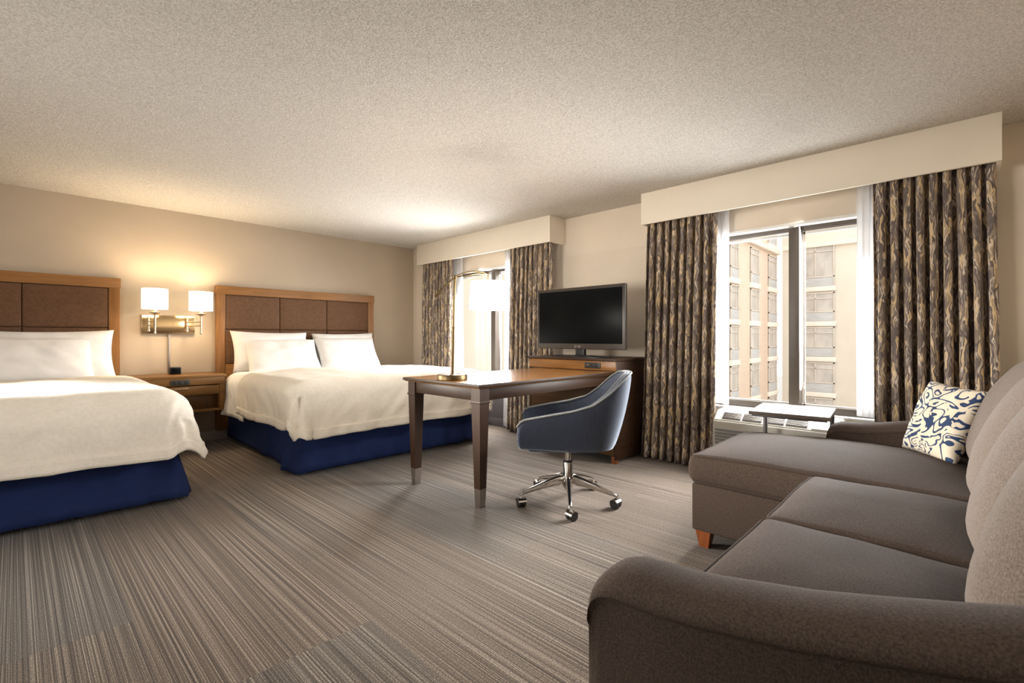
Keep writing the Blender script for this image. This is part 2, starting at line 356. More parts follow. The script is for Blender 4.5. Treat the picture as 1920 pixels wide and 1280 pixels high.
# ------------------------------------------------------------------ room shell
bm = NB(); box(bm, XL - .1, XW + .2, YF - .1, YB + .1, -0.1, 0.0, 0.0005); struct('floor', bm, 'carpet')
bm = NB(); box(bm, XL - .1, XW + .2, YF - .1, YB + .1, CEIL, CEIL + .1, 0.0005); struct('ceiling', bm, 'ceiling')
bm = NB(); box(bm, XL - .1, XW + .2, YB, YB + .12, 0, CEIL, 0.0005); struct('wall_back', bm, 'taupe_wall')
bm = NB(); box(bm, XL - .1, XW + .2, YF - .12, YF, 0, CEIL, 0.0005); struct('wall_front', bm, 'beige_wall')
bm = NB(); box(bm, XL - .12, XL, YF, YB, 0, CEIL, 0.0005); struct('wall_left', bm, 'beige_wall')
W1 = (0.30, 1.60); W2 = (3.56, 5.06); WZ = (0.50, 1.925)
bm = NB()
ys = [YF, W1[0], W1[1], W2[0], W2[1], YB]; zs = [0, WZ[0], WZ[1], CEIL]
for i in range(5):
    for k in range(3):
        if i in (1, 3) and k == 1: continue
        box(bm, XW, XW + .2, ys[i], ys[i + 1], zs[k], zs[k + 1], 0.0002)
struct('wall_right', bm, 'beige_wall')
bm = NB(); box(bm, 3.93, XW, 5.44, YB, 0, CEIL, 0.003); struct('trim_1', bm, 'beige_wall')          # pier in the far corner
bm = NB(); box(bm, XW - .012, XW, W2[0] + .02, 5.40, 0.0, WZ[0] - .005, 0.002); struct('trim_2', bm, 'slate_shade')      # shade of the wall below the far window, put in as a dark sheet
bm = NB(); box(bm, XL, 3.93, YB - .014, YB, 0, 0.095, 0.004); struct('baseboard_back', bm, 'baseboard')
bm = NB()
box(bm, XW - .026, XW - .012, W2[0] + .02, 5.40, 0, .095, .003); box(bm, XW - .014, XW, YF, W2[0], 0, .095, .003)
struct('baseboard_right', bm, 'slate_shade')

def window(name, y0, y1, ym):
    w = thing(name, None, None, (XW + .1, (y0 + y1) / 2, WZ[0]), kind='structure')
    xa, xb = XW + .07, XW + .13; z0, z1 = WZ
    bm = NB()
    box(bm, xa, xb, y0, y1, z1 - .042, z1, .002); box(bm, xa, xb, y0, y1, z0, z0 + .055, .002)
    box(bm, xa, xb, y0, y0 + .05, z0, z1, .002); box(bm, xa, xb, y1 - .05, y1, z0, z1, .002)
    obj('window_frame', bm, 'bronze', w)
    bm = NB(); box(bm, xa - .05, xb, ym - .036, ym + .036, z0 + .02, z1 - .02, .002); obj('mullion', bm, 'bronze', w)
    for a, b in ((y0 + .05, ym - .036), (ym + .036, y1 - .05)):
        bm = NB(); t = .011; x0, x1 = xb - .035, xb - .02
        za, zb = z0 + .055, z1 - .042
        box(bm, x0, x1, a, b, zb - .028, zb - .010, .001); box(bm, x0, x1, a, b, za, za + t, .001)
        box(bm, x0, x1, a, a + t, za, zb, .001); box(bm, x0, x1, b - t * 2, b - t, za, zb, .001)
        s = obj('window_sash', bm, 'white', w)
        bm = NB(); box(bm, xb - .026, xb - .022, a, b, za, zb, .0005); obj('window_pane', bm, 'glass', s)
    bm = NB()
    box(bm, XW - .006, XW + .07, y0, y1, z1 - .012, z1 + .012, .002); box(bm, XW - .004, XW + .07, y0, y1, z0 - .012, z0 + .004, .002)
    obj('window_trim', bm, 'white', w)
    return w
window('window_1', *W1, 0.948); window('window_2', *W2, 4.225)

# valances: boxed pelmets on the window wall, open below
def valance(y0, y1, label):
    bm = NB(); t = .022; z0 = 2.058
    box(bm, XV, XV + t, y0, y1, z0, CEIL, .0015)
    box(bm, XV + t, XW, y0, y0 + t, z0, CEIL, .0015); box(bm, XV + t, XW, y1 - t, y1, z0, CEIL, .0015)
    tag(obj('window_valance', bm, 'cream'), label, 'valance')
valance(-.141, 2.07, 'long cream boxed valance over the window beside the sofa')
valance(3.10, 5.44, 'cream boxed valance over the far window next to the bed')

# ------------------------------------------------------------------ curtains
def cloth(name, mat, parent_label, cat, top, bot, x, z0, z1, folds, amp, group=None, seed=0, xb=None):
    """Hanging cloth: top=(yA,yB), bot=(yA,yB); UV follows the cloth."""
    bm = NB(); uvl = bm.loops.layers.uv.new('UV'); NS, NZ = folds * 12, 36; grid = []; arc = []
    rnd = random.Random(seed); ph = [rnd.uniform(-.5, .5) for _ in range(folds + 2)]; am = [rnd.uniform(.65, 1.2) for _ in range(folds + 2)]
    for j in range(NZ + 1):
        t = j / NZ; z = lerp(z1, z0, t); row = []; s = 0; last = None; ar = []
        for i in range(NS + 1):
            q = i / NS; f = q * folds; k = int(min(f, folds - 1)); fr = f - k
            y = lerp(lerp(*top, q), lerp(*bot, q), t ** 1.3)
            A = amp * lerp(am[k], am[k + 1], fr) * lerp(.62, 1.0, min(1, t * 3))
            w = math.sin(2 * PI * f + ph[k] * (1 - fr) + ph[k + 1] * fr + .5 * nz(q * 5, t * 2, seed))
            w = math.copysign(abs(w) ** .8, w)
            xx = x + A * w + .008 * nz(q * 9, t * 3, seed + 5) + (0 if xb is None else (xb - x) * t)
            y += .010 * math.sin(4 * PI * f) + .012 * nz(t * 2.2, q * 4, seed + 9) * t
            p = Vector((xx, y, z + (.006 * nz(q * 6, 0, seed) if j == NZ else 0)))
            if last is not None: s += (p - last).length
            last = p; ar.append(s); row.append(bm.verts.new(p))
        grid.append(row); arc.append(ar)
    for j in range(NZ):
        for i in range(NS):
            f = bm.faces.new((grid[j][i], grid[j + 1][i], grid[j + 1][i + 1], grid[j][i + 1]))
            for l, (a, b) in zip(f.loops, ((j, i), (j + 1, i), (j + 1, i + 1), (j, i + 1))):
                l[uvl].uv = (arc[NZ // 2][b] + seed * 1.7, grid[a][b].co.z)
    return tag(solid(obj(name, bm, mat, sharp=180), .003), parent_label, cat, group)
GD, GS = 'patterned drapes at the two windows', 'white sheers at the two windows'
cloth('patterned_drape', 'drape', 'wavy brown patterned drape between the tv cabinet and the near window', 'curtain', (2.055, 1.445), (2.11, 1.475), 3.905, .012, 2.12, 9, .050, GD, 1)
cloth('patterned_drape', 'drape', 'widest wavy brown patterned drape, behind the coral print cushion', 'curtain', (.447, -.115), (.435, -.15), 3.905, .012, 2.12, 9, .050, GD, 2)
cloth('patterned_drape', 'drape', 'wavy brown patterned drape hanging beside the far corner of the room and bed', 'curtain', (5.42, 4.80), (5.45, 4.82), 3.905, .012, 2.12, 9, .050, GD, 3)
cloth('patterned_drape', 'drape', 'wavy brown patterned drape behind the television and lamp shade', 'curtain', (3.755, 3.14), (3.80, 3.13), 3.905, .012, 2.12, 9, .050, GD, 4)
cloth('sheer_curtain', 'sheer', 'white sheer curtain at the left side of the near window', 'curtain', (1.66, 1.395), (1.66, 1.40), 3.995, .03 + .50, 2.16, 5, .014, GS, 5)
cloth('sheer_curtain', 'sheer', 'white sheer curtain at the right side of the near window', 'curtain', (.545, .22), (.545, .22), 3.995, .53, 2.16, 5, .014, GS, 6)
cloth('sheer_curtain', 'sheer', 'white sheer curtain behind the brass lamp pole at the far window', 'curtain', (5.0, 4.70), (5.0, 4.68), 3.995, .02, 2.16, 5, .014, GS, 7)
cloth('sheer_curtain', 'sheer', 'narrow white sheer curtain between the lit desk lamp and the drape', 'curtain', (3.93, 3.62), (3.96, 3.62), 3.995, .02, 2.16, 5, .014, GS, 8)

# ------------------------------------------------------------------ headboards
def headboard(x0, x1, label):
    ya, yb = YB - .062, YB - .002; h = thing('headboard', label, 'headboard', ((x0 + x1) / 2, YB - .03, .10)); zt = 1.612
    st = .082
    for a, b in ((x0, x0 + st), (x1 - st, x1)):
        bm = NB(); box(bm, a, b, ya, yb, .10, zt, .004, 2); obj('side_post', bm, 'honey_wood_v', h)
    bm = NB(); box(bm, x0 - .006, x1 + .006, ya - .008, yb, zt - .088, zt + .003, .005, 2); obj('top_rail', bm, 'honey_wood', h)
    bm = NB(); box(bm, x0 + st, x1 - st, ya + .004, yb, .10, .79, .004); obj('lower_panel', bm, 'honey_wood', h)
    bm = NB(); box(bm, x0 + st, x1 - st, ya + .022, yb - .01, .78, zt - .08, .001); obj('backing', bm, 'leather', h)
    w = (x1 - x0 - 2 * st) / 3; zz = (.79, 1.157, zt - .088)
    for i in range(3):
        for k in range(2):
            bm = NB(); a, b = x0 + st + i * w, x0 + st + (i + 1) * w
            def puff(v, q): 
                return Vector((v.x, v.y - (.008 * (1 - q.x ** 4) * (1 - q.z ** 4) if v.y < 0 else 0), v.z))
            rbox(bm, ((a + b) / 2, ya + .022, (zz[k] + zz[k + 1]) / 2), (b - a - .003, .036, zz[k + 1] - zz[k] - .003), .011, (8, 1, 6), 3, puff)
            obj('padded_panel', bm, 'leather', h)
headboard(-1.145, .672, 'wood framed headboard with brown padded panels, behind the bed cut off by the photo edge')
headboard(1.453, 3.268, 'wood framed headboard with brown padded panels, behind the bed between nightstand and window')

# ------------------------------------------------------------------ beds
def drop(L, phi, s, ov, seed, amp=.022, flare0=.07, flare1=.42, rr=.12):
    """Roll-over of hanging bed linen: returns (outward, down) for an overhang L in direction phi."""
    c2 = math.sin(2 * phi) ** 2
    if L < rr * PI / 2: return rr * math.sin(L / rr), rr * (1 - math.cos(L / rr))
    rest = L - rr * PI / 2; fl = flare0 + flare1 * c2
    wave = amp * (math.sin(s * 9 + seed) * .6 + nz(s * 3, seed) * 1.3) * min(1, rest / .3)
    return rr + rest * math.sin(fl) + wave + .02 * c2 * math.sin(phi * 12), rr + rest * math.cos(fl)
def linen(name, mat, cx, half, yf, yh, zt, ovs, ovf, seed, nu=96, nv=96, t=.012, crown=.012, parent=None, both=True, wr=1.0, v0=None, ctrim=.16, flare1=.42, local_amp=.022, rr=.12, hem=0.0, flare0=.07):
    bm = NB(); G = []
    u_lo, u_hi = -half - ovs, half + (ovs if both else 0)
    v_lo, v_hi = (-ovf if v0 is None else v0), yh - yf
    for j in range(nv + 1):
        row = []
        for i in range(nu + 1):
            u = lerp(u_lo, u_hi, i / nu); v = lerp(v_lo, v_hi, j / nv)
            a = max(0, abs(u) - half); b = max(0, -v); sg = 1 if u > 0 else -1
            L = math.hypot(a, b); bx = max(-half, min(half, u)); by = max(0, v)
            wz = wr * (.012 * nz(u * 2.2, v * 2.2, seed) + .006 * nz(u * 6, v * 6, seed + 3))
            z = zt + crown * (1 - (bx / half) ** 2) + wz
            if L > 0:
                phi = math.atan2(b, a); Lc = L * (1 - ctrim * math.sin(2 * phi) ** 2)
                s = v if phi < .01 else (u * sg if phi > 1.56 else half + phi)
                o, d = drop(Lc, phi, s, ovs, seed + sg, local_amp, flare0=flare0, flare1=flare1, rr=rr)
                dx, dy = sg * a / L, -b / L
                p = Vector((cx + bx + dx * o, yf + by + dy * o, z - d))
                p += Vector((dx, dy, 0)) * (.008 * nz(u * 5, v * 5, seed + 8) * wr)
                hang = min(1, L / .25)
                p += Vector((dx, dy, 0)) * (.014 * hang * wr * (nz(u * 3 + v * 3, (u - v) * 9, seed + 2)))
            else: p = Vector((cx + bx, yf + by, z))
            row.append(p)
        G.append(row)
    def sheet(bm, js, is_, off=0.0):
        vt = {}
        def get(j, i):
            if (j, i) not in vt:
                p = G[j][i]
                if off:
                    a = G[min(nv, j + 1)][i] - G[max(0, j - 1)][i]; b = G[j][min(nu, i + 1)] - G[j][max(0, i - 1)]
                    p = p + b.cross(a).normalized() * off
                vt[(j, i)] = bm.verts.new(p)
            return vt[(j, i)]
        for j in js:
            for i in is_(j): bm.faces.new((get(j, i), get(j, i + 1), get(j + 1, i + 1), get(j + 1, i)))
    sheet(bm, range(nv), lambda j: range(nu))
    o = obj(name, bm, mat, parent, sharp=180); solid(o, t, -1.0)
    if hem:
        kj = max(1, round(hem / ((v_hi - v_lo) / nv))); ki = max(1, round(hem / ((u_hi - u_lo) / nu)))
        bm = NB(); sheet(bm, range(nv), lambda j: range(nu) if j < kj else list(range(ki)) + list(range(nu - ki, nu)), .004)
        h = obj('hem_band', bm, mat, o, sharp=180); solid(h, .006, 0)
    return o
def bed(cx, half, yf, label, seed):
    r = thing('bed', label, 'bed', (cx, (yf + YB) / 2, 0))
    yh = YB - .075
    bm = NB(); box(bm, cx - half + .05, cx + half - .05, yf + .05, yh, .06, .40, .02, 2); obj('box_spring', bm, 'navy', r)
    bm = NB(); rbox(bm, (cx, (yf + .02 + yh) / 2, .555), (2 * half - .02, yh - yf - .02, .31), .07, (10, 10, 2), 4); obj('mattress', bm, 'linen', r)
    # skirt: top line to flared bottom line, with kick pleats at the corners
    T, B = [], []
    def seg(p0, p1, q0, q1, n):
        for k in range(n + 1):
            t = k / n; T.append(p0.lerp(p1, t)); B.append(q0.lerp(q1, t))
    V = Vector; xl, xr = cx - half, cx + half
    seg(V((xl + .01, yh, .42)), V((xl + .01, yf + .20, .42)), V((xl - .015, yh, .045)), V((xl - .05, yf + .30, .045)), 30)
    seg(V((xl + .01, yf + .16, .42)), V((xl + .02, yf + .04, .42)), V((xl - .10, yf + .20, .022)), V((xl - .045, yf - .03, .02)), 8)
    seg(V((xl + .06, yf + .01, .42)), V((xr - .06, yf + .01, .42)), V((xl + .03, yf - .055, .035)), V((xr - .03, yf - .085, .04)), 60)
    seg(V((xr - .02, yf + .04, .42)), V((xr - .01, yf + .16, .42)), V((xr + .05, yf - .03, .02)), V((xr + .10, yf + .12, .022)), 8)
    seg(V((xr - .01, yf + .20, .42)), V((xr - .01, yh, .42)), V((xr + .05, yf + .22, .03)), V((xr + .015, yh, .045)), 30)
    bm = NB(); NZ = 8; rows = []
    for j in range(NZ + 1):
        t = j / NZ; row = []
        for i, (a, b) in enumerate(zip(T, B)):
            p = a.lerp(b, t); n = V((p.x - cx, p.y - (yf + .9), 0)).normalized()
            p += n * (.012 * t * nz(i * .22, t, seed) + .006 * t * math.sin(i * .9))
            if i % 24 == 0: p -= n * .012 * t
            row.append(bm.verts.new(p))
        rows.append(row)
    for j in range(NZ):
        for i in range(len(T) - 1): bm.faces.new((rows[j][i], rows[j + 1][i], rows[j + 1][i + 1], rows[j][i + 1]))
    solid(obj('bed_skirt', bm, 'navy', r, sharp=60), .006)
    return r
B1, B2 = (-.13, .87, 3.76), (2.42, .865, 3.72)
bed(*B1[:2], B1[2], 'bed with navy skirt, cut off by the photo edge', 1)
bed(*B2[:2], B2[2], 'bed with navy skirt standing behind the desk', 2)
linen('top_sheet', 'linen', B2[0], B2[1] - .005, B2[2] + .03, 5.32, .716, .47, .3, 31, parent=None, v0=.95, t=.006, nu=80, nv=60, crown=.010)
tag(bpy.data.objects['top_sheet'], 'white sheet showing between the duvet and pillows of the bed by the window', 'sheet')
tag(linen('duvet', 'duvet', B1[0] - .02, B1[1] - .09, B1[2] + .01, 5.22, .740, .56, .53, 11, ctrim=.24, flare0=.16, flare1=.20, t=.02, rr=.20, hem=.075, nu=120, nv=110), 'cream duvet on the bed cut off by the photo edge', 'duvet', 'cream duvets')
tag(linen('duvet', 'duvet', *B2[:2], B2[2], 4.86, .745, .45, .52, 21, ctrim=.24, flare1=.26, t=.022, rr=.13, hem=.075, nu=120, nv=110), 'cream duvet on the bed behind the desk', 'duvet', 'cream duvets')

def pillow_bm(w, h, t, seed, n=28, pinch=.07, uv=False):
    bm = NB(); uvl = bm.loops.layers.uv.new('UV'); S = []
    for side in (1, -1):
        G = []
        for j in range(n + 1):
            row = []
            for i in range(n + 1):
                a, b = -1 + 2 * i / n, -1 + 2 * j / n
                a = math.copysign(abs(a) ** .85, a); b = math.copysign(abs(b) ** .85, b)
                th = (max(0, (1 - a ** 4) * (1 - b ** 4))) ** .5
                x = w / 2 * a * (1 - pinch * (1 - b * b)); y = h / 2 * b * (1 - pinch * (1 - a * a))
                z = side * t / 2 * th * (1 - .25 * (a * a + b * b) / 2) + side * .012 * nz(a * 2.5, b * 2.5, seed + side) * th + .008 * nz(a * 5 + b * 3, b * 2, seed) * th
                row.append((x, y, z))
            G.append(row)
        S.append(G)
    vt = {}
    def get(s, j, i):
        edge = i in (0, n) or j in (0, n); key = (0 if edge else s, j, i)
        if key not in vt: vt[key] = bm.verts.new(S[s][j][i])
        return vt[key]
    for s in (0, 1):
        for j in range(n):
            for i in range(n):
                q = [(j, i), (j, i + 1), (j + 1, i + 1), (j + 1, i)]
                if s: q.reverse()
                f = bm.faces.new([get(s, *k) for k in q])
                for l, (jj, ii) in zip(f.loops, q): l[uvl].uv = (S[s][jj][ii][0] / .33 + s * 3, S[s][jj][ii][1] / .33)
    return bm
def pillow(label, c, lean, size=(.80, .46, .20), seed=0, roll=0, rz=0):
    o = obj('bed_pillow', pillow_bm(*size, seed), 'linen', sharp=180)
    o.matrix_world = Matrix.Translation(c) @ Matrix.Rotation(rz, 4, 'Z') @ Matrix.Rotation(lean, 4, 'X') @ Matrix.Rotation(roll, 4, 'Z')
    return tag(o, label, 'pillow', 'white bed pillows')
R = math.radians
pillow('white pillow upright at the nightstand end of the bed behind the desk', (1.95, 5.510, .915), R(74), seed=1, roll=R(-1))
pillow('white pillow in front, at the nightstand side of the bed behind the desk', (2.03, 5.385, .865), R(56), seed=2, size=(.78, .44, .19))
pillow('white pillow upright against the headboard at the window end of the bed', (2.815, 5.515, .905), R(74), seed=3, roll=R(1))
pillow('white pillow in front, at the window side of the bed behind the desk', (2.79, 5.40, .875), R(58), seed=4, size=(.78, .45, .19))
pillow('white pillow upright beside the nightstand on the cut-off bed', (.225, 5.510, .91), R(74), seed=5, roll=R(1))
pillow('white pillow in front, nearest the nightstand on the cut-off bed', (.06, 5.39, .875), R(57), seed=6, size=(.84, .45, .2))
pillow('white pillow upright at the outer end of the cut-off bed', (-.62, 5.510, .91), R(74), seed=7)
pillow('white pillow in front at the outer end of the cut-off bed', (-.72, 5.39, .875), R(57), seed=8, size=(.70, .45, .2))

# ------------------------------------------------------------------ nightstand, clock, wall lamp
NX0, NX1, NY0 = .735, 1.425, 5.25
t = thing('nightstand', 'wall-hung wooden nightstand between the two headboards', 'nightstand', ((NX0 + NX1) / 2, 5.5, .36))
bm = NB(); yb = YB - .016
box(bm, NX0 - .008, NX1 + .008, NY0 - .008, yb, .690, .716, .004, 2); obj('tabletop', bm, 'stand_wood', t)
bm = NB()
box(bm, NX0, NX0 + .05, NY0, yb, .365, .69, .003); box(bm, NX1 - .05, NX1, NY0, yb, .365, .69, .003)
box(bm, NX0, NX1, NY0 + .01, yb, .365, .385, .002); box(bm, NX0, NX1, yb - .02, yb, .37, .69, .001); box(bm, NX0, NX1, NY0 + .012, yb, .525, .54, .001)
obj('carcass', bm, 'stand_wood', t)
bm = NB(); box(bm, NX0 + .05, NX1 - .05, NY0 + .07, NY0 + .085, .385, .525, .001); obj('recess_shade', bm, 'cab_dark', t)  # dark sheet in the open niche, its shade put into the colour
bm = NB(); box(bm, NX0 + .004, NX1 - .004, NY0 - .004, NY0 + .015, .622, .690, .003); obj('fascia', bm, 'stand_wood', t)
bm = NB(); box(bm, NX0 + .052, NX1 - .052, NY0 - .002, NY0 + .016, .535, .614, .003); dr = obj('drawer', bm, 'stand_wood', t)
bm = NB(); box(bm, 1.005, 1.12, NY0 - .022, NY0 - .012, .588, .599, .003, 2); box(bm, 1.015, 1.025, NY0 - .014, NY0, .59, .597, .001); box(bm, 1.10, 1.11, NY0 - .014, NY0, .59, .597, .001)
obj('handle', bm, 'nickel', dr)
bm = NB(); rbox(bm, (1.055, NY0 - .006, .652), (.155, .012, .048), .005, 1, 2); op = obj('outlet_panel', bm, 'outlet', t)
bm = NB()
for dx in (-.045, 0, .045): rbox(bm, (1.055 + dx, NY0 - .013, .652), (.030, .006, .030), .003, 1, 2)
obj('socket', bm, 'black', op)
bm = NB(); rbox(bm, (1.066, 5.52, .752), (.095, .075, .07), .010, 1, 3); tc = tag(obj('alarm_clock', bm, 'black'), 'small black alarm clock standing on the nightstand', 'clock')
bm = NB(); rbox(bm, (1.066, 5.481, .752), (.078, .003, .05), .001); o = obj('clock_face', bm, 'screen', None); o.parent = tc

t = thing('wall_sconce', 'double swing-arm brass wall lamp with two lit white shades over the nightstand', 'wall lamp', (1.05, YB, 1.11))
bm = NB(); box(bm, .835, 1.268, YB - .028, YB - .001, 1.108, 1.288, .003, 2); obj('backplate', bm, 'plate', t)
for mx, px, py in ((.885, .892, 5.40), (1.195, 1.268, 5.45)):
    bm = NB()
    tube(bm, [(mx, YB - .045, 1.135), (mx, YB - .045, 1.26)], .010, 12); lathe(bm, (mx, YB - .04, 1.125), [(.005, 0), (.016, .004), (.016, .02), (.008, .028)], 16)
    for z in (1.185, 1.222): tube(bm, [(mx, YB - .045, z), (px, py, z)], .0055, 10)
    tube(bm, [(px, py, 1.115), (px, py, 1.29)], .0085, 12)
    lathe(bm, (px, py, 1.10), [(.003, 0), (.011, .006), (.011, .016), (.006, .022)], 16)
    lathe(bm, (px, py, 1.272), [(.010, 0), (.012, .012), (.040, .026), (.042, .032), (.016, .036), (.016, .06), (.012, .065)], 24)
    arm = obj('swing_arm', bm, 'nickel', t)
    bm = NB(); lathe(bm, (px, py, 1.333), [(.0985, 0), (.100, .004), (.100, .181), (.0985, .185)], 40, cap=False); lathe(bm, (px, py, 1.333), [(.0965, .0), (.0965, .185)], 40, cap=False)
    obj('lamp_shade', bm, 'shade', arm, recalc=False)
bm = NB(); box(bm, 1.045, 1.062, YB - .014, YB - .001, .72, 1.105, .003); tag(obj('cord_cover', bm, 'brushed'), 'thin grey cord cover running down the wall from the brass wall lamp', 'cord cover')

# ------------------------------------------------------------------ desk, lamp
DX0, DX1, DY0, DY1, DZ = 1.965, 3.495, 2.155, 2.985, .78
t = thing('desk', 'long dark wood desk with metal-tipped tapered legs, butting against the cabinet', 'desk', ((DX0 + DX1) / 2, (DY0 + DY1) / 2, 0))
bm = NB(); prism(bm, [(DX0 + .012, DZ - .028), (DX0, DZ - .014), (DX0, DZ - .006), (DX0 + .005, DZ), (DX1, DZ), (DX1, DZ - .028)], 'y', DY0 + .006, DY1 - .006)
for v in bm.verts:
    if v.co.z < DZ - .02:
        v.co.y = DY0 + .018 if v.co.y < (DY0 + DY1) / 2 else DY1 - .018
obj('tabletop', bm, 'desk_top', t)
bm = NB()
for a, b in ((DY0 - .001, DY0 + .010), (DY1 - .010, DY1 + .001)): box(bm, DX0 + .008, DX1, a, b, DZ - .020, DZ - .001, .003, 2)
box(bm, DX0 - .003, DX0 + .012, DY0, DY1, DZ - .020, DZ - .001, .003, 2); obj('edge_band', bm, 'dark_wood', t)
for nm, (a, b, c, d) in (('front', (DX0 + .09, DX1 - .03, DY0 + .035, DY0 + .057)), ('back', (DX0 + .09, DX1 - .03, DY1 - .057, DY1 - .035)), ('end', (DX0 + .035, DX0 + .057, DY0 + .09, DY1 - .09))):
    bm = NB(); box(bm, a, b, c, d, .672, DZ - .027, .002); obj('apron', bm, 'dark_wood', t)
for cy in (DY0 + .068, DY1 - .068):
    cx = DX0 + .068; bm = NB()
    def sq(h, z, x=cx, y=cy): return [(x - h, y - h, z), (x + h, y - h, z), (x + h, y + h, z), (x - h, y + h, z)]
    loft(bm, [sq(.041, .668), sq(.041, DZ - .027)]); loft(bm, [sq(.044, .655), sq(.046, .661), sq(.044, .668)])
    loft(bm, [sq(.027, .115), sq(.040, .655)])
    lg = obj('desk_leg', bm, 'dark_wood_v', t)
    bm = NB(); loft(bm, [sq(.022, 0), sq(.0275, .118)]); obj('ferrule', bm, 'brushed', lg)
bm = NB(); box(bm, DX1 - .05, DX1 - .005, DY0 + .06, DY1 - .06, .64, DZ - .028, .002); obj('mounting_rail', bm, 'dark_wood', t)

LX, LY = 2.085, 2.565; e = Vector((math.sin(YAW), -math.cos(YAW), 0)); P0 = Vector((LX, LY, 0))
t = thing('desk_lamp', 'brass counterbalance table lamp with lit white drum shade on the desk', 'lamp', (LX, LY, DZ))
bm = NB(); lathe(bm, (LX, LY, DZ), [(.100, 0), (.104, .003), (.104, .031), (.100, .037), (.02, .038)], 40); bs = obj('base', bm, 'brass', t)
bm = NB(); q = P0 + e * .045; lathe(bm, (q.x, q.y, DZ + .036), [(.010, 0), (.010, .006), (.007, .008)], 14); obj('switch', bm, 'nickel', bs)
bm = NB(); tube(bm, [(LX, LY, DZ + .02), (LX + e.x * .008, LY + e.y * .008, DZ + .36)], .0105, 16)
tube(bm, [(LX + e.x * .008, LY + e.y * .008, DZ + .34), (LX + e.x * .018, LY + e.y * .018, 1.475)], .008, 16); lathe(bm, (LX + e.x * .0085, LY + e.y * .0085, DZ + .352), [(.0125, 0), (.0125, .012), (.009, .016)], 16)
obj('pole', bm, 'brass', t)
def arc(pts, z0=None): return [P0 + e * s + Vector((0, 0, z)) for s, z in pts]
piv = (.018, 1.487)
bm = NB()
tube(bm, arc([(-.115, 1.352), (-.06, 1.412), (0.0, 1.472), (.018, 1.487)]), .0055, 10)
tube(bm, arc([(.018, 1.487), (.06, 1.507), (.10, 1.520), (.145, 1.526), (.19, 1.524), (.225, 1.515), (.248, 1.503)]), .011, 10, flat=(.5, 1), up=(0, 0, 1))
tube(bm, arc([(.018, 1.487), (.10, 1.497), (.18, 1.510), (.246, 1.503)]), .004, 8)
tube(bm, arc([(.246, 1.505), (.247, 1.40)]), .005, 10)
obj('lamp_arm', bm, 'brass', t)
bm = NB(); q = P0 + e * .018; lathe(bm, (q.x, q.y, 1.470), [(.006, 0), (.015, .006), (.015, .024), (.006, .030)], 16); obj('joint', bm, 'brass', t)
bm = NB(); tube(bm, arc([(-.118, 1.349), (-.075, 1.396)]), .010, 12); obj('counterweight', bm, 'brass', t)
SHC = P0 + e * .247
bm = NB(); lathe(bm, (SHC.x, SHC.y, 1.262), [(.131, 0), (.119, .190)], 48, cap=False); lathe(bm, (SHC.x, SHC.y, 1.262), [(.129, 0), (.117, .190)], 48, cap=False)
obj('lamp_shade', bm, 'shade2', t, recalc=False)

# ------------------------------------------------------------------ cabinet with television
CX0, CX1, CY0, CY1, CZ = 3.50, XW - .03, 2.135, 3.115, .89
t = thing('tv_cabinet', 'wooden media cabinet under the television with dark sides', 'cabinet', ((CX0 + CX1) / 2, (CY0 + CY1) / 2, 0))
bm = NB(); box(bm, CX0 - .012, CX1, CY0 - .01, CY1 + .01, CZ - .022, CZ, .004, 2); obj('cabinet_top', bm, 'dark_wood', t)
bm = NB()
for a in (CY0, CY1 - .022): box(bm, CX0 + .003, CX1, a, a + .022, .03, CZ - .022, .002)
box(bm, CX0 + .02, CX1, CY0 + .02, CY1 - .02, .06, .08, .001); box(bm, CX1 - .02, CX1, CY0 + .02, CY1 - .02, .06, CZ - .03, .001)
obj('carcass', bm, 'dark_wood', t)
bm = NB(); box(bm, CX0, CX0 + .02, CY0 + .003, CY1 - .003, .785, CZ - .024, .002); obj('fascia', bm, 'cab_wood', t)
bm = NB(); box(bm, CX0 + .004, CX0 + .022, CY0 + .024, CY1 - .024, .065, .782, .002); obj('front_panel', bm, 'cab_dark', t)
for y in (CY0 + .004, CY1 - .05):
    bm = NB(); box(bm, CX0 + .004, CX0 + .05, y, y + .046, 0, .06, .002); obj('cabinet_foot', bm, 'foot_wood', t)
bm = NB(); rbox(bm, (CX0 - .004, 2.37, .826), (.010, .165, .050), .004, 1, 2); op = obj('outlet_panel', bm, 'outlet', t)
bm = NB()
for dy in (.045, .0, -.045): rbox(bm, (CX0 - .010, 2.37 + dy, .826), (.006, .034, .034), .003, 1, 2)
obj('socket', bm, 'black', op)
bm = NB()
for dy in (.045, ): 
    for k in (-1, 1): rbox(bm, (CX0 - .0135, 2.37 + dy + k * .007, .829), (.003, .003, .014), .0005)
obj('plug_slot', bm, 'nickel', op)

TX = 3.60; TY0, TY1, TZ0, TZ1 = 2.108, 3.095, .962, 1.536
t = thing('television', 'black flat-screen television with brown bezel on the wooden cabinet', 'television', (TX, (TY0 + TY1) / 2, CZ))
bm = NB(); rbox(bm, (TX + .018, (TY0 + TY1) / 2, (TZ0 + TZ1) / 2), (.036, TY1 - TY0, TZ1 - TZ0), .006, 1, 2); rbox(bm, (TX + .05, (TY0 + TY1) / 2, (TZ0 + TZ1) / 2 - .05), (.05, .6, .36), .02, 1, 2); bz = obj('bezel', bm, 'bezel', t)
bm = NB(); box(bm, TX - .002, TX + .004, TY0 + .028, TY1 - .028, TZ0 + .052, TZ1 - .028, .001); obj('screen', bm, 'screen', t)
bm = NB(); rbox(bm, (TX + .03, 2.59, .938), (.04, .10, .09), .008, 1, 2); obj('stand_neck', bm, 'black', t)
bm = NB()
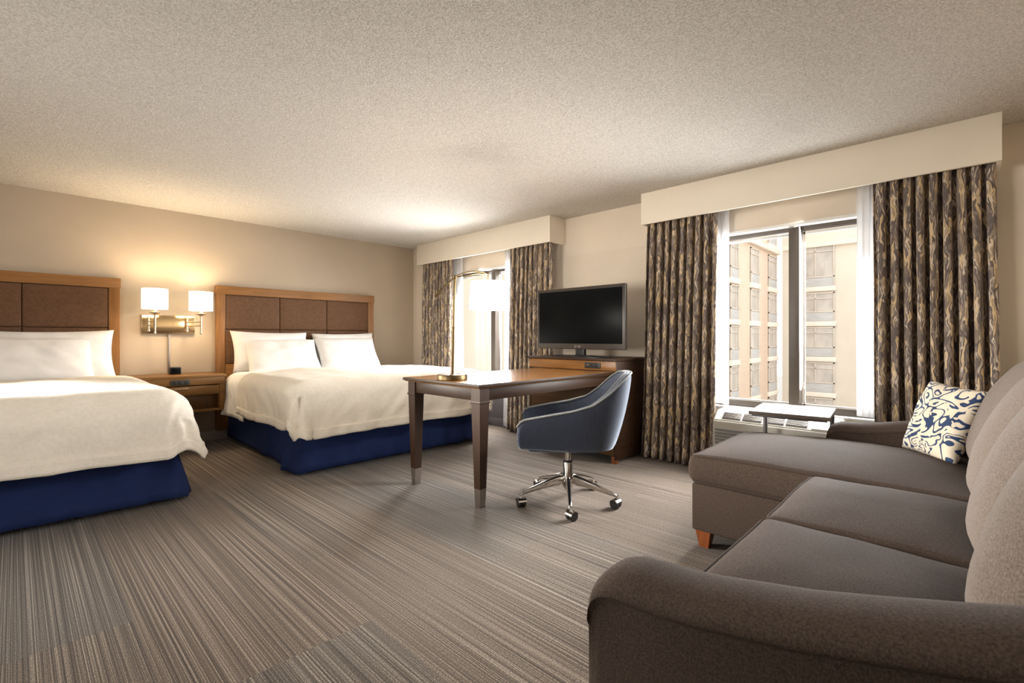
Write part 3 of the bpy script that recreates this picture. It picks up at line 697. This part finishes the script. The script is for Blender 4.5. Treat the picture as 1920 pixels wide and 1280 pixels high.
ring = lambda s, z: [(TX + .03 + s * .12 * math.cos(a) * (1 if math.cos(a) > 0 else .95), 2.57 + s * .30 * math.copysign(abs(math.sin(a)) ** .6, math.sin(a)), z) for a in [2 * PI * k / 40 for k in range(40)]]
loft(bm, [ring(1, CZ), ring(1, CZ + .006), ring(.95, CZ + .012), ring(.3, CZ + .018)]); obj('stand_base', bm, 'black', t)
fc = bpy.data.curves.new('logo', 'FONT'); fc.body = 'LG'; fc.size = .026; fc.extrude = .0006; fc.align_x = 'CENTER'; fc.align_y = 'CENTER'
fo = bpy.data.objects.new('logo_text', fc); COL.objects.link(fo)
dg = bpy.context.evaluated_depsgraph_get(); lm = bpy.data.meshes.new_from_object(fo.evaluated_get(dg)); bpy.data.objects.remove(fo)
bm = NB(); bm.from_mesh(lm); bpy.data.meshes.remove(lm)
bm.transform(Matrix.Translation((TX - .0012, 2.60 - .012, TZ0 + .026)) @ Matrix.Rotation(-PI / 2, 4, 'Z') @ Matrix.Rotation(PI / 2, 4, 'X')); obj('logo', bm, 'chrome', t)
bm = NB(); lathe(bm, (0, 0, 0), [(.011, 0), (.011, .001), (.0088, .001), (.0088, 0)], 24, cap=False); bm.transform(Matrix.Translation((TX - .0012, 2.60 + .030, TZ0 + .026)) @ Matrix.Rotation(-PI / 2, 4, 'Y')); obj('logo_ring', bm, 'chrome', t)

# ------------------------------------------------------------------ office chair (local x = facing)
t = thing('office_chair', 'slate blue upholstered swivel tub chair on a chrome five-star base with casters', 'chair', (2.485, 1.875, 0), R(129))
def chair_plan(a):
    """a in [-1,1]: from one arm front round the back to the other; returns x, y (unit plan), back amount."""
    s = abs(a); sg = 1 if a >= 0 else -1; Ls = .40
    if s > 1 - Ls: return lerp(-.02, .315, (s - (1 - Ls)) / Ls), sg * .285, 0.0
    ang = (1 - s / (1 - Ls)) * PI / 2
    return -.02 - .30 * math.sin(ang) ** .85, sg * .285 * math.cos(ang) ** .75 if ang < PI / 2 - 1e-6 else 0.0, math.sin(ang)
def top_z(x): return interp(-x, [(-.33, .565), (-.1, .61), (.02, .632), (.12, .668), (.19, .73), (.26, .812), (.30, .85), (.34, .865)])
NA = 72; rings = []; pipe_o = []; pipe_i = []
for i in range(NA + 1):
    a = -1 + 2 * i / NA; x, y, bk = chair_plan(a); x2, y2, _ = chair_plan(min(1, a + .01)); x1, y1, _ = chair_plan(max(-1, a - .01))
    tx, ty = x2 - x1, y2 - y1; l = math.hypot(tx, ty); nx, ny = -ty / l, tx / l
    if nx * x + ny * y < 0 and bk > 0 or (bk == 0 and ny * y < 0): nx, ny = -nx, -ny
    zt = top_z(x) - .035 * max(0, (x - .265) / .05) ** 2.2; zb = .392 - .028 * (1 - (x + .33) / .65); th = .042
    def pt(off, h):
        f = lerp(.90, 1.0, min(1, h * 2.2)); fx = lerp(.90 if x < 0 else .985, 1.0, min(1, h * 2.2)); sh = -.085 * bk * h ** 1.2
        return ((x * fx + sh) - nx * off * (1), y * f - ny * off, lerp(zb, zt, h))
    fr = 1 - .012 * 0
    prof = [pt(.0, 0), pt(-.008, .15), pt(-.010, .5), pt(-.006, .85), pt(0, .95), pt(.008, .99), pt(.021, 1.0), pt(.034, .99), pt(th, .95), pt(th + .004, .6), pt(th, .15), pt(th, .03)]
    rings.append(prof); pipe_o.append(Vector(pt(.003, .985))); pipe_i.append(Vector(pt(th - .003, .985)))
bm = NB(); loft(bm, rings); subsurf(obj('tub_shell', bm, 'chair_fabric', t, local=True, sharp=75), 1)
bm = NB(); tube(bm, pipe_o, .0048, 8); tube(bm, pipe_i, .0048, 8); obj('piping', bm, 'chair_pipe', t, local=True)
bm = NB()
def seatfn(v, q): return Vector((v.x, v.y * (1 - .42 * max(0, -q.x) ** 2.2), v.z + (.018 * (1 - q.x ** 2) * (1 - q.y ** 2) if v.z > 0 else 0)))
rbox(bm, (.03, 0, .45), (.54, .485, .105), .03, (10, 10, 2), 3, seatfn); obj('seat', bm, 'chair_fabric', t, local=True)
bm = NB(); rbox(bm, (.02, 0, .395), (.47, .44, .05), .02, (8, 8, 1), 2, lambda v, q: Vector((v.x, v.y * (1 - .40 * max(0, -q.x) ** 2.2), v.z - .015 * q.x * -1 * 0))); obj('seat_pan', bm, 'chair_fabric', t, local=True)
bm = NB(); lathe(bm, (0, 0, 0), [(.010, .075), (.030, .10), (.038, .115), (.038, .175), (.030, .195), (.030, .265), (.027, .27)], 28); hub = obj('hub', bm, 'chrome', t, local=True)
bm = NB(); lathe(bm, (0, 0, 0), [(.029, .262), (.031, .264), (.031, .272), (.024, .275)], 24); obj('collar', bm, 'black', hub, local=True)
bm = NB(); lathe(bm, (0, 0, 0), [(.019, .27), (.019, .39)], 20); obj('gas_lift', bm, 'chrome', t, local=True)
for k in range(5):
    A = R(-129 + 3.5 + 72 * k); d = Vector((math.cos(A), math.sin(A), 0)); n = Vector((-d.y, d.x, 0)); bm = NB(); rr = []
    for s, zt, hh, w in ((.02, .190, .080, .019), (.09, .172, .062, .018), (.18, .142, .045, .015), (.26, .112, .030, .012), (.305, .094, .022, .011), (.318, .086, .020, .010), (.322, .070, .018, .009)):
        rr.append([tuple(d * s + n * (w * x) + Vector((0, 0, zt - hh * y))) for x, y in ((-.7, 0), (.7, 0), (1, .25), (.8, 1), (-.8, 1), (-1, .25))])
    loft(bm, rr); lg = subsurf(obj('base_leg', bm, 'chrome', t, local=True, sharp=80), 1)
    c = d * .318; bm = NB(); W = Matrix.Translation(c) @ Matrix.Rotation(A + R(35 + 31 * k), 4, 'Z')
    b2 = NB()
    for sx in (-1, 1):
        b3 = NB(); lathe(b3, (0, 0, 0), [(.006, -.011), (.026, -.011), (.029, -.008), (.029, .008), (.026, .011), (.006, .011)], 22); b3.transform(Matrix.Translation((.012, sx * .014, .029)) @ Matrix.Rotation(PI / 2, 4, 'X'))
        me = bpy.data.meshes.new('w'); b3.to_mesh(me); b3.free(); b2.from_mesh(me); bpy.data.meshes.remove(me)
    b2.transform(W); cs = obj('caster', b2, 'rubber', lg, local=True)
    tube(bm, [(0, 0, .05), (0, 0, .085)], .007, 10)
    prof = [(.012 + .0315 * math.cos(a), .029 + .0315 * math.sin(a)) for a in [R(x) for x in range(20, 171, 15)]]
    inn = [(.012 + .029 * math.cos(a), .029 + .029 * math.sin(a)) for a in [R(x) for x in range(170, 19, -15)]]
    prism(bm, prof + inn, 'y', -.027, .027); bm.transform(W); obj('caster_hood', bm, 'chrome', cs, local=True)

# ------------------------------------------------------------------ air conditioner under the near window
AY0, AY1 = .62, 1.448
t = thing('air_conditioner', 'off-white wall air conditioner unit beneath the near window', 'air conditioner', (3.93, (AY0 + AY1) / 2, 0))
prof = [(XW - .02, .0), (3.815, .0), (3.800, .10), (3.795, .385), (3.805, .425), (3.895, .492), (3.92, .498), (XW - .02, .498)]
bm = NB(); prism(bm, prof, 'y', AY0, AY1); bmesh.ops.bevel(bm, geom=[e_ for e_ in bm.edges], offset=.008, segments=2, affect='EDGES'); obj('housing', bm, 'offwhite', t)
sl = Vector((.09, 0, .067)).normalized(); nn = Vector((-sl.z, 0, sl.x)); mid = Vector((3.850, 0, .4585))
Wm = Matrix(((sl.x, 0, nn.x), (0, 1, 0), (sl.z, 0, nn.z)))
w = (1.39 - .80) / 4
for k in range(4):
    bm = NB(); c = mid + nn * .002; rbox(bm, (c.x, 1.39 - w * (k + .5), c.z), (.070, w - .012, .008), .002, 1, 1, mat=Wm); g = obj('vent_grille', bm, 'ac_vent', t)
    bm = NB()
    for s in range(5):
        c = mid + nn * .008 + sl * (-.026 + .013 * s); rbox(bm, (c.x, 1.39 - w * (k + .5), c.z), (.004, w - .016, .004), .001, 1, 1, mat=Wm)
    obj('vent_slats', bm, 'brushed', g)
bm = NB(); c = mid + nn * .003; rbox(bm, (c.x, .715, c.z), (.085, .13, .008), .002, 1, 1, mat=Wm); obj('control_flap', bm, 'white', t)
bm = NB()
for k in range(9): box(bm, 3.788, 3.80, AY0 + .03, AY1 - .02, .14 + k * .026, .14 + k * .026 + .013, .002)
obj('intake_louvers', bm, 'ac_vent', t)
bm = NB(); rbox(bm, (XW - .011, .50, .36), (.008, .12, .075), .003, 1, 2); t = tag(obj('wall_outlet', bm, 'white'), 'white wall outlet beside the air conditioner, partly behind the sofa arm', 'outlet')
for dy in (-.025, .03):
    bm = NB(); rbox(bm, (XW - .028, .50 + dy, .365), (.026, .034, .026), .004, 1, 2); obj('plug', bm, 'black', t)

# ------------------------------------------------------------------ c-shaped side table
t = thing('side_table', 'small rectangular side table with metal legs beside the sofa chaise', 'table', (3.455, .808, 0), R(6))
def lbox(bm, *a, **k): box(bm, *a, **k)
bm = NB(); box(bm, -.235, .235, -.215, .215, .585, .608, .003, 2); obj('tabletop', bm, 'table_top', t, local=True)
bm = NB(); box(bm, -.22, .22, -.2, .2, .575, .586, .002); obj('under_frame', bm, 'grey_metal', t, local=True)
for y in (-.195, .195):
    bm = NB(); box(bm, .200, .225, y - .0125, y + .0125, .0, .578, .002); obj('table_leg', bm, 'grey_metal', t, local=True)
    bm = NB(); box(bm, -.20, .20, y - .0125, y + .0125, .0, .018, .002); obj('floor_bar', bm, 'grey_metal', t, local=True)

# ------------------------------------------------------------------ sectional sofa
t = thing('sectional_sofa', 'taupe fabric sectional sofa with a long chaise beside the near window', 'sofa', (2.1, .2, 0))
SX0, SX1, CHX, CHY, SYF = .86, 3.43, 2.40, 1.03, .485
bm = NB()
box(bm, SX0 + .03, SX1 - .03, -.46, .445, .085, .325, .012, 2); box(bm, CHX + .005, 3.285, .40, CHY - .005, .085, .325, .014, 2)
obj('sofa_base', bm, 'sofa', t)
bm = NB(); rbox(bm, ((SX0 + SX1) / 2, -.40, .50), (SX1 - SX0 - .06, .20, .72), .05, (10, 2, 4), 3); obj('sofa_back', bm, 'sofa', t)
for x, y in ((2.45, .97), (3.22, .97), (.93, .40), (.93, -.40), (3.36, .40), (3.36, -.40), (2.45, -.40)):
    bm = NB(); loft(bm, [[(x + h * a, y + h * b, z) for a, b in ((-1, -1), (1, -1), (1, 1), (-1, 1))] for h, z in ((.022, 0), (.038, .09))]); obj('sofa_foot', bm, 'foot_wood', t)
def cushion(nm, c, s, r, crown, side=.012, mat=None, seed=0, n=(14, 14, 4), rim=True, droop=0.0):
    h = [k / 2 for k in s]
    def fn(v, q):
        qx, qy, qz = (max(-1, min(1, k)) for k in q)
        w = .008 * nz(v.x * 3, v.y * 3, seed + v.z) + .003 * nz(v.x * 11, v.y * 11, seed)
        cz = crown * (1 - qx ** 2) * (1 - qy ** 4) ** 1 * (1 if qz > 0 else -.35) * abs(qz)
        return Vector((v.x + side * qx * (1 - qz * qz) * 1.0, v.y + side * qy * (1 - qz * qz), v.z + cz + (w if qz > .5 else 0) - droop * max(0, qy) ** 3 * max(0, qz)))
    bm = NB(); rbox(bm, c, s, r, n, 4, fn, mat); o = obj(nm, bm, 'sofa', t, sharp=180)
    if rim:
        for zz in (1, -1):
            pts = []; rc = r * 2.0; k45 = r * (1 - .7071)
            for cx_, cy_, a0 in ((1, 1, 0), (-1, 1, 90), (-1, -1, 180), (1, -1, 270)):
                for k in range(6):
                    a = R(a0 + 90 * k / 5); pts.append(Vector((cx_ * (h[0] - k45 - rc * .5) + rc * .5 * math.cos(a), cy_ * (h[1] - k45 - rc * .5) + rc * .5 * math.sin(a), zz * (h[2] - k45))))
            P = []
            for a, b in zip(pts, pts[1:] + pts[:1]):
                m_ = max(1, int((b - a).length / .05))
                for k in range(m_): P.append(a.lerp(b, k / m_))
            P = [fn(p, Vector((p.x / h[0], p.y / h[1], p.z / h[2]))) for p in P]
            P = [(mat @ p if mat is not None else p) + Vector(c) for p in P]
            bm = NB(); tube(bm, P, .0055, 8, closed=True); obj('piping', bm, 'sofa_pipe', o)
    return o
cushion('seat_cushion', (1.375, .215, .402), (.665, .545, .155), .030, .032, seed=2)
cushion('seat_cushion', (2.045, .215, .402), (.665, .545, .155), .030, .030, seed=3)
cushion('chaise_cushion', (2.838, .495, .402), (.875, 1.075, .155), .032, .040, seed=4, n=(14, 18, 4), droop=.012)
# sloped arms
def arm(x0, x1, label=None):
    cy = [(.600, .0), (.585, .02), (.5, .03)]
    yy = [.600, .596, .585, .565, .535, .49, .43, .36, .28, .2, .1, .0, -.1, -.2, -.3, -.4, -.46]
    topz = lambda y: interp(-y, [(-.600, .500), (-.594, .535), (-.58, .556), (-.555, .572), (-.52, .580), (-.45, .580), (-.36, .592), (-.27, .609), (-.2, .622), (-.1, .648), (0, .676), (.1, .705), (.2, .73), (.46, .76)])
    bm = NB(); rr = []; w = x1 - x0; pip = []
    for y in yy:
        z = topz(y); R_ = w / 2; cx = (x0 + x1) / 2; ring = [(x0 + .006, y, .085), (x0 + .002, y, .3), (x0, y, z - .062)]
        pip.append(Vector((x0 - .001, y, z - .052)))
        ring.append((x0 - .006, y, z - .050))
        for k in range(0, 9):
            a = R(180 - 180 * k / 8); ring.append((cx + (R_ + .008) * math.cos(a) * 1.0, y, z - .045 + .045 * math.sin(a) ** .75 if k not in (0, 8) else z - .045))
        ring += [(x1 + .006, y, z - .05), (x1, y, z - .062), (x1 - .002, y, .3), (x1 - .006, y, .085)]
        if y > .57:
            f = (y - .57) / .03; ring = [(lerp(px, cx, .10 * f ** 2), py, pz) for px, py, pz in ring]
        rr.append(ring)
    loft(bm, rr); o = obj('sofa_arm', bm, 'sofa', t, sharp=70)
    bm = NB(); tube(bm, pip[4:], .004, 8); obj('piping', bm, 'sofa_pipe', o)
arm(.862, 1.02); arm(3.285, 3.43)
# leaning back cushions
for i, (a, b) in enumerate(((1.02, 1.475), (1.475, 2.03), (2.03, 2.58), (2.58, 3.28))):
    Lm = Matrix.Rotation(R(-70.5), 3, 'X').to_3x3() if False else Matrix.Rotation(R(19), 3, 'X')
    hgt = .56; sx = b - a
    def fn(v, q):
        qx, qy, qz = (max(-1, min(1, k)) for k in q)
        f = (1 - abs(qx) ** 2.0) * (1 - abs(min(1, max(-1, qz * .9 + .1))) ** 2.4)
        return Vector((v.x, v.y + .085 * f * (1 if qy > 0 else -.2) * abs(qy) + .004 * nz(v.x * 7, v.z * 7, i), v.z))
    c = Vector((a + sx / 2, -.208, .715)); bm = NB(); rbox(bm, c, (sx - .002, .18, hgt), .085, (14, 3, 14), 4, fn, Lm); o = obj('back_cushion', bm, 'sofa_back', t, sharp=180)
    P = []
    for s0, s1 in (((-1, -1), (-1, 1)), ((-1, 1), (1, 1)), ((1, 1), (1, -1)), ((1, -1), (-1, -1))):
        for k in range(10):
            qx, qz = lerp(s0[0], s1[0], k / 10), lerp(s0[1], s1[1], k / 10); P.append(c + Lm @ Vector((qx * (sx / 2 - .022), .060, qz * (hgt / 2 - .022))))
    bm = NB(); tube(bm, P, .005, 8, closed=True); obj('piping', bm, 'sofa_pipe', o)

# coral print cushion (corner frame from the way it leans in the sofa corner)
BR, BL, TL, TR = Vector((3.02, .07, .485)), Vector((3.215, .255, .505)), Vector((3.245, .115, .835)), Vector((3.05, -.06, .81))
o = obj('throw_pillow', pillow_bm(.305, .375, .13, 40, pinch=.05), 'coral', sharp=180)
ex = ((BR - BL) + (TR - TL)).normalized(); ey = ((TL - BL) + (TR - BR)).normalized(); ez = ex.cross(ey).normalized(); ey = ez.cross(ex)
ctr = (BR + BL + TL + TR) / 4 + ez * .02 + Vector((0, -.022, -.004))
o.matrix_world = Matrix(((ex.x, ey.x, ez.x, ctr.x), (ex.y, ey.y, ez.y, ctr.y), (ex.z, ey.z, ez.z, ctr.z), (0, 0, 0, 1)))
tag(o, 'cream throw pillow with navy coral print leaning in the sofa corner', 'cushion')

# ------------------------------------------------------------------ outside
bm = NB(); box(bm, 5, 140, -60, 120, -9.2, -9.0, .01); struct('ground', bm, 'asphalt')
def facade_window(par, axis, pos, a0, a1, z0, z1, out):
    """axis 'x': window on the wall y=pos spanning x a0..a1; 'y': wall x=pos spanning y."""
    def bx(bm, p0, p1, d0, d1, za, zb):
        d0, d1 = sorted((pos + out * d0, pos + out * d1))
        if axis == 'x': box(bm, p0, p1, d0, d1, za, zb, .002)
        else: box(bm, d0, d1, p0, p1, za, zb, .002)
    w = a1 - a0; bm = NB(); f = .10
    bx(bm, a0, a0 + f, .0, .10, z0, z1); bx(bm, a1 - f, a1, .0, .10, z0, z1); bx(bm, a0, a1, .0, .10, z1 - f, z1); bx(bm, a0, a1, 0, .10, z0 + .75, z0 + .85); bx(bm, a0 + w * .62, a0 + w * .62 + .08, 0, .09, z0 + .8, z1); bx(bm, a0, a1, 0, .09, z1 - .55, z1 - .47)
    fr = obj('window', bm, 'bld_frame', par)
    bm = NB(); bx(bm, a0, a1, -.05, .03, z0, z1); obj('pane', bm, 'bld_glass', fr)
    bm = NB(); bx(bm, a0 + .03, a1 - .03, .0, .07, z0, z0 + .72); obj('grille', bm, 'bld_grille', fr)
    bm = NB(); bx(bm, a0 - .12, a1 + .12, 0, .16, z0 - .42, z0 - .02); obj('window_sill', bm, 'facade_trim', fr)
ROWS = [(5.5, 8.3), (2.45, 5.0), (-.55, 1.98), (-3.6, -1.0), (-6.7, -4.1)]
t = thing('apartment_building', 'peach brick apartment wing with rows of narrow windows seen through the glass', 'building', (30, 16, -9))
bm = NB(); box(bm, 7.0, 48.0, 12.5, 22, -9, 15, .01); obj('wall', bm, 'peach', t)
bm = NB(); box(bm, 7.0, 48, 12.2, 12.6, 8.55, 8.95, .01); obj('cornice', bm, 'facade_trim', t)
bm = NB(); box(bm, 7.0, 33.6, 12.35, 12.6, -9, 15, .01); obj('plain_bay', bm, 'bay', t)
for z0, z1 in ROWS + [(9.3, 11.6)]:
    for a, b in ((36.0, 37.7), (40.5, 42.6), (45.2, 47.6)): facade_window(t, 'x', 12.5, a, b, z0, z1, -1)
t = thing('apartment_building', 'cream apartment block with a column of broad windows, seen behind the mullion', 'building', (52, 4, -9))
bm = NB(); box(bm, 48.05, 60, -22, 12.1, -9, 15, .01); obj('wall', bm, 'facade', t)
bm = NB(); box(bm, 47.8, 48.1, -22, 12.0, 8.9, 9.2, .01); obj('cornice', bm, 'facade_trim', t)
for z0, z1 in [(5.5, 9.0), (2.5, 4.95), (-.55, 2.0), (-3.6, -1.05), (-6.7, -4.1)]: facade_window(t, 'y', 48.0, 8.1, 10.3, z0, z1, -1)

# ------------------------------------------------------------------ light
w = bpy.data.worlds.new('sky'); scn.world = w; w.use_nodes = True; nt = w.node_tree
bg = nt.nodes['Background']; bg.inputs['Color'].default_value = (1.0, 0.985, 0.965, 1); bg.inputs['Strength'].default_value = 2.2
def lamp(name, kind, loc, energy, col, size=.1, rot=(0, 0, 0), sy=None, **kw):
    l = bpy.data.lights.new(name, kind); l.energy = energy; l.color = col
    if kind == 'AREA':
        l.size = size
        if sy: l.shape = 'RECTANGLE'; l.size_y = sy
    else: l.shadow_soft_size = size
    for k, v in kw.items(): setattr(l, k, v)
    o = bpy.data.objects.new(name, l); COL.objects.link(o); o.location = loc; o.rotation_euler = rot; return o
# daylight entering at the two windows (aimed into the room and down)
def aim(o, target):
    o.rotation_euler = (Vector(target) - o.location).to_track_quat('-Z', 'Y').to_euler(); return o
aim(lamp('daylight_near_window', 'AREA', (XW + .34, .95, 1.50), 131.7, (1.0, .99, .98), 1.25, sy=1.1, spread=R(130)), (2.3, 2.6, 0.1))
aim(lamp('daylight_far_window', 'AREA', (XW + .34, 4.23, 1.50), 189.0, (1.0, .99, .98), 1.25, sy=1.1, spread=R(150)), (2.2, 3.2, 0.3))
# added fill for the ceiling, standing for bounce from the pale street and facades
aim(lamp('ceiling_fill_far', 'AREA', (XW + .30, 4.23, .95), 7.8, (1.0, .97, .93), 1.2, sy=.7), (2.5, 4.3, CEIL))
for px, py in ((.892, 5.40), (1.268, 5.45)):
    lamp('sconce_bulb', 'POINT', (px, py, 1.45), 15.1, (1.0, .78, .50), .035)
lamp('desk_bulb', 'POINT', (SHC.x, SHC.y, 1.36), 6.0, (1.0, .90, .76), .035)
# added fill lamps with no real fixture, mostly unseen at the left
aim(lamp('ceiling_fill_near', 'AREA', (XW + .30, .95, .95), 23.8, (.96, .98, 1.0), 1.2, sy=.7), (2.5, 1.2, CEIL))  # added upward fill at the near window, lifts the ceiling there
aim(lamp('sofa_back_fill', 'AREA', (-.35, 5.0, 1.3), 36.0, (1.0, .95, .87), .9, spread=R(38)), (2.2, 0, .55))
aim(lamp('window_wall_fill', 'AREA', (-2.8, 3.3, 1.35), 21.5, (1.0, .95, .87), 1.3, spread=R(62)), (4.0, 1.7, 1.5))
aim(lamp('bed_wall_fill', 'AREA', (-2.6, .2, 1.5), 6.4, (1.0, .95, .87), 1.3, spread=R(62)), (2.4, 5.2, 1.3))

# ------------------------------------------------------------------ camera
cd = bpy.data.cameras.new('camera'); cam = bpy.data.objects.new('camera', cd); COL.objects.link(cam); scn.camera = cam
cd.sensor_fit = 'HORIZONTAL'; cd.sensor_width = 36; cd.lens = 36 * FPX / 1920; cd.shift_y = (HOR - 640) / 1920; cd.clip_start = .02; cd.clip_end = 400
cam.location = (0, 0, CAM_H); cam.rotation_euler = (PI / 2, 0, YAW - PI / 2)

scn.cycles.use_denoising = True; scn.cycles.max_bounces = 10; scn.cycles.diffuse_bounces = 5; scn.cycles.transparent_max_bounces = 12
scn.cycles.sample_clamp_indirect = 6
scn.view_settings.view_transform = 'Standard'
try: scn.view_settings.look = 'None'
except Exception: pass
scn.view_settings.exposure = 0.0
